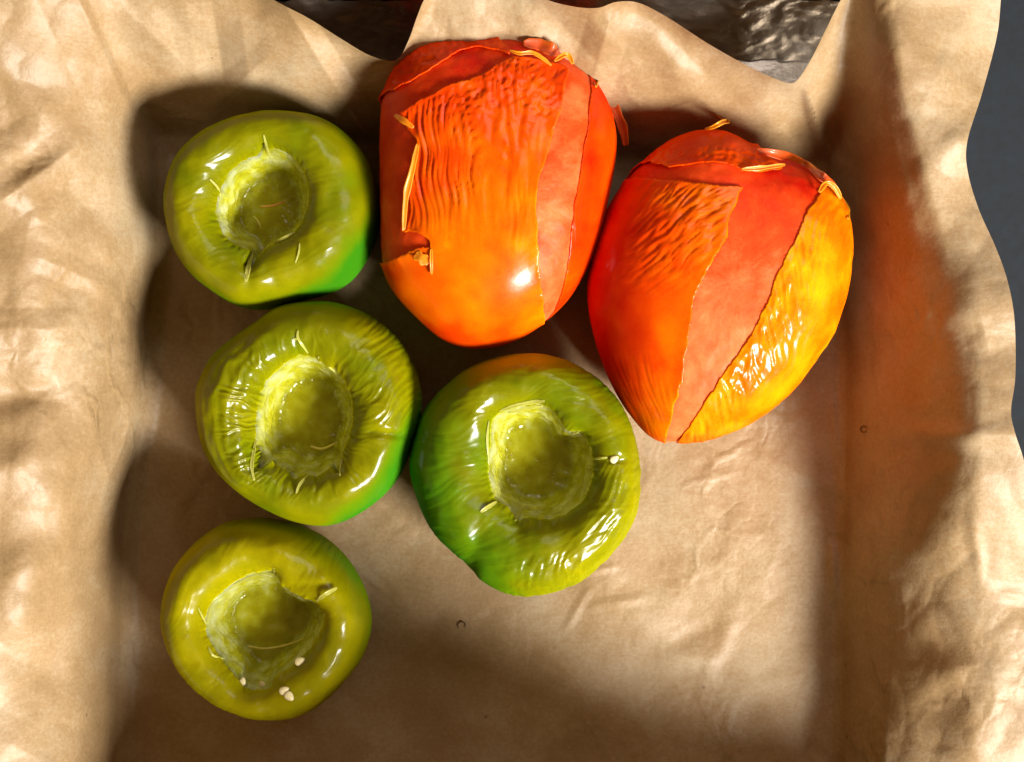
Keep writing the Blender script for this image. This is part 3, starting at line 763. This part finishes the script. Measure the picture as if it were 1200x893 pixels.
def wA(px, py, d):
    m = ss(310, 210, py) * ss(48, 75, py)
    top = ss(170, 110, py)
    fine = dirwave(px + 0.06 * (py - 200) * np.sign(px - 560), py, 90 + 0, 5.5, 95, 2.7)
    return m * (0.62 * fine * (0.55 + 0.9 * np.clip(noise3(px / 45, py / 60, 7.0) + 0.3, 0, 1)) * ss(645, 590, px) + 0.25 * noise3(px / 14, py / 40, 4.0)) + top * (0.25 * noise3(px / 9, py / 11, 1.7) + 0.28 * dirwave(px, py, 60, 5.5, 14, 4.1)) + 0.08 * noise3(px / 30, py / 30, 9.0)
polyA = Z2([(106, 262), (150, 233), (200, 203), (260, 175), (330, 150), (365, 127), (400, 108), (450, 112), (490, 128), (520, 122), (545, 142), (533, 200), (526, 250), (497, 340), (472, 420), (463, 500), (467, 600), (473, 690), (482, 790), (492, 870), (500, 1000), (350, 1110), (150, 1060), (-20, 900), (-40, 720), (45, 655), (85, 637), (155, 607), (197, 600), (180, 572), (150, 560), (120, 562), (124, 500), (138, 420), (152, 350), (162, 325), (140, 300)])
skin_panel(b2, polyA, t2, base, tA, wA, lift=0.9, seedv=1.0)
def tC(px, py): return 0.27 + 0.2 * ss(250, 200, py) * ss(690, 670, px)
def wC(px, py, d): return 0.15 * dirwave(px, py, 80, 6, 60, 3.3) * ss(0.2, 0.05, d)
polyC = Z2([(590, 135), (606, 170), (602, 230), (590, 330), (574, 440), (557, 540), (537, 690), (497, 790), (508, 850), (560, 960), (760, 860), (880, 600), (890, 350), (780, 200), (680, 190), (620, 150)])
skin_panel(b2, polyC, t2, base, tC, wC, lift=0.15, seedv=2.0)
def tE(px, py): return 0.26 + 0 * px
def wE(px, py, d): return 0.5 * noise3(px / 7, py / 7, 2.0) + 0.3 * noise3(px / 20, py / 14, 5.0)
polyE = Z2([(100, 192), (130, 178), (190, 142), (230, 115), (270, 88), (320, 82), (355, 88), (398, 106), (372, 70), (340, 30), (260, -30), (120, -40), (-40, 80), (-60, 220), (40, 225)])
skin_panel(b2, polyE, t2, base, tE, wE, lift=0.9, seedv=3.0)
def oflap(body, parent, L, pts, width, lift, mat=None, curl=0.6):
    return ribbon('skin_flap', on_body(body, L, pts, lift), 0.75 * width * K, mat or M_FLAP_O, parent, curl)
oflap(b2, t2, base, Z2([(160, 332), (150, 400), (135, 470), (124, 560)]), 9, [1.0, 1.8, 1.8, 0.9], curl=0.22)
oflap(b2, t2, base, Z2([(106, 258), (128, 272), (150, 290)]), 8, [1.4, 1.8, 1.2], curl=0.3)
oflap(b2, t2, base, Z2([(155, 618), (172, 628), (188, 642)]), 16, [1.2, 1.6, 1.2], curl=0.15)
oflap(b2, t2, base, Z2([(194, 605), (196, 640), (196, 670)]), 4, [1.0, 1.3, 1.0])
oflap(b2, t2, base, Z2([(395, 98), (420, 108), (450, 108), (478, 122), (500, 135)]), 5, [1.4, 1.8, 2.0, 1.8, 1.2])
oflap(b2, t2, base, Z2([(505, 130), (530, 122), (550, 140)]), 6, [2.0, 3.0, 2.2])
oflap(b2, t2, base, Z2([(588, 142), (605, 165), (612, 190)]), 7, [1.5, 2.0, 1.2])
oflap(b2, t2, base, Z2([(620, 170), (645, 220), (672, 280), (690, 322)]), 14, [0.8, 1.4, 2.6, 3.4], M_FLAP_R)
oflap(b2, t2, base, Z2([(430, 75), (470, 85), (510, 105), (548, 110)]), 18, [0.8, 1.4, 1.8, 2.4], M_FLAP_R, 0.2)
oflap(b2, t2, base, Z2([(360, 60), (366, 40), (372, 25)]), 7, [0.4, 1.5, 2.2], M_FLAP_R)

# -- right orange tomato
S5, O5_ = 759 / 340, (670, 130)
Z5 = lambda p: zoomed(p, O5_, S5)
ol = Z5([(45, 500), (50, 400), (80, 290), (130, 200), (190, 130), (260, 80), (330, 58), (400, 62), (470, 100), (540, 125), (600, 152), (645, 182), (688, 220), (712, 275), (722, 350), (714, 450), (680, 570), (630, 650), (560, 740), (470, 810), (380, 850), (300, 865), (220, 858), (160, 800), (110, 720), (70, 620)])
b5 = OrangeBody(ol, 0.0275, 0.0270, 0.74, 0.84)
base = np.array([b5.cw[0], b5.cw[1], 0.0])
t5 = thing('orange_tomato', 'right orange tomato, egg-shaped, with one broad peeled stripe and a sunlit yellow right side', 'tomato', base, 'roasted orange tomatoes')
def ft5(px, py): return 0.30 + 0.5 * ss(225, 400, py) - 0.3 * ss(880, 920, px) * ss(240, 200, py)
flesh_body(b5, t5, base, ft5)
def tG(px, py): return 0.12 + 0.4 * ss(715, 790, px) + 0.12 * ss(400, 480, py)
def wG(px, py, d):
    m = ss(720, 785, px) * ss(365, 280, py)
    return m * (0.36 * dirwave(px, py, 38, 6, 34, 5.2) + 0.3 * noise3(px / 16, py / 16, 3.1)) + 0.1 * noise3(px / 30, py / 30, 1.0) + 0.15 * ss(340, 330, py) * noise3(px / 10, py / 10, 1.5) + 0.1 * dirwave(px, py, 115, 6, 60, 9.1) * ss(400, 450, py)
polyG = Z5([(-80, 130), (40, 200), (120, 190), (175, 180), (250, 186), (320, 192), (400, 200), (447, 198), (433, 232), (415, 278), (400, 340), (346, 430), (318, 500), (302, 600), (292, 700), (272, 760), (246, 850), (236, 920), (150, 1050), (-120, 880), (-200, 500)])
skin_panel(b5, polyG, t5, base, tG, wG, lift=0.6, seedv=4.0)
def tH(px, py): return 0.75 - 0.1 * ss(975, 990, px)  # yellow is mostly sunlight on this side, painted into the skin tint
def wH(px, py, d):
    e = ss(0.5, 0.0, d) * ss(240, 330, py)
    return e * 0.55 * dirwave(px, py, 104, 6.5, 30, 16.6) + 0.12 * dirwave(px, py, 70, 8, 70, 2.0) + ss(280, 240, py) * 0.4 * noise3(px / 9, py / 9, 2.0)
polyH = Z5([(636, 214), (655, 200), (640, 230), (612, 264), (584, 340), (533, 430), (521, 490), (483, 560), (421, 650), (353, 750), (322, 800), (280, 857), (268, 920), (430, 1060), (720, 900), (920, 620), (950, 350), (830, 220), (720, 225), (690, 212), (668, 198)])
skin_panel(b5, polyH, t5, base, tH, wH, lift=0.15, seedv=5.0, label='skin on the right side, tinted sunlit yellow-orange')
def tI(px, py): return 0.36 + 0 * px
def wI(px, py, d): return 0.4 * noise3(px / 6, py / 5, 2.2) * ss(165, 178, py) + 0.25 * noise3(px / 18, py / 14, 5.5)
polyI = Z5([(185, 142), (250, 152), (310, 141), (380, 135), (440, 156), (500, 163), (553, 156), (505, 125), (462, 92), (430, 30), (340, -60), (180, -30), (70, 70), (80, 150)])
skin_panel(b5, polyI, t5, base, tI, wI, lift=0.9, seedv=6.0)
oflap(b5, t5, base, Z5([(350, 58), (368, 62), (388, 60), (399, 48), (392, 36), (376, 42)]), 6, [1.0, 2.0, 3.0, 4.0, 5.0, 5.5])
oflap(b5, t5, base, Z5([(440, 158), (490, 160), (550, 156)]), 6, [1.0, 1.6, 2.0])
oflap(b5, t5, base, Z5([(640, 220), (652, 205), (672, 215), (695, 235)]), 8, [1.2, 2.2, 2.2, 1.0])
oflap(b5, t5, base, Z5([(480, 108), (540, 125), (600, 152), (645, 186), (690, 205)]), 14, [0.6, 0.9, 1.3, 1.6, 2.2], M_FLAP_R, 0.3)
oflap(b5, t5, base, Z5([(690, 215), (706, 250), (712, 285)]), 8, [0.8, 1.2, 1.0])

# ------------------------------------------------------------------ specks lying on the paper
def curl_speck(cx_, cy_, r, a0, a1, label):
    q = np.radians(np.linspace(a0, a1, 9)); P = []
    for t_ in q:
        x_, y_ = cx_ + r * math.cos(t_), cy_ - r * math.sin(t_)
        h_ = float(paper_h(np.array([x_]), np.array([y_]))[0]) / 1000 + 0.0010
        X_, Y_ = at(x_, y_, h_); P.append((X_, Y_, h_))
    P = np.array(P); L_ = P.mean(0)
    o_ = tube('curled_fibre', P - L_, 0.00016, M_SPECK, None); o_.location = L_
    o_['label'] = label; o_['category'] = 'crumb'
    return o_
curl_speck(541, 733, 4.4, -40, 220, 'tiny dark curled fibre on the shaded paper below the middle green tomato')
curl_speck(1012, 503, 3.6, 20, 330, 'tiny dark ring of fibre on the paper right of the right orange tomato')
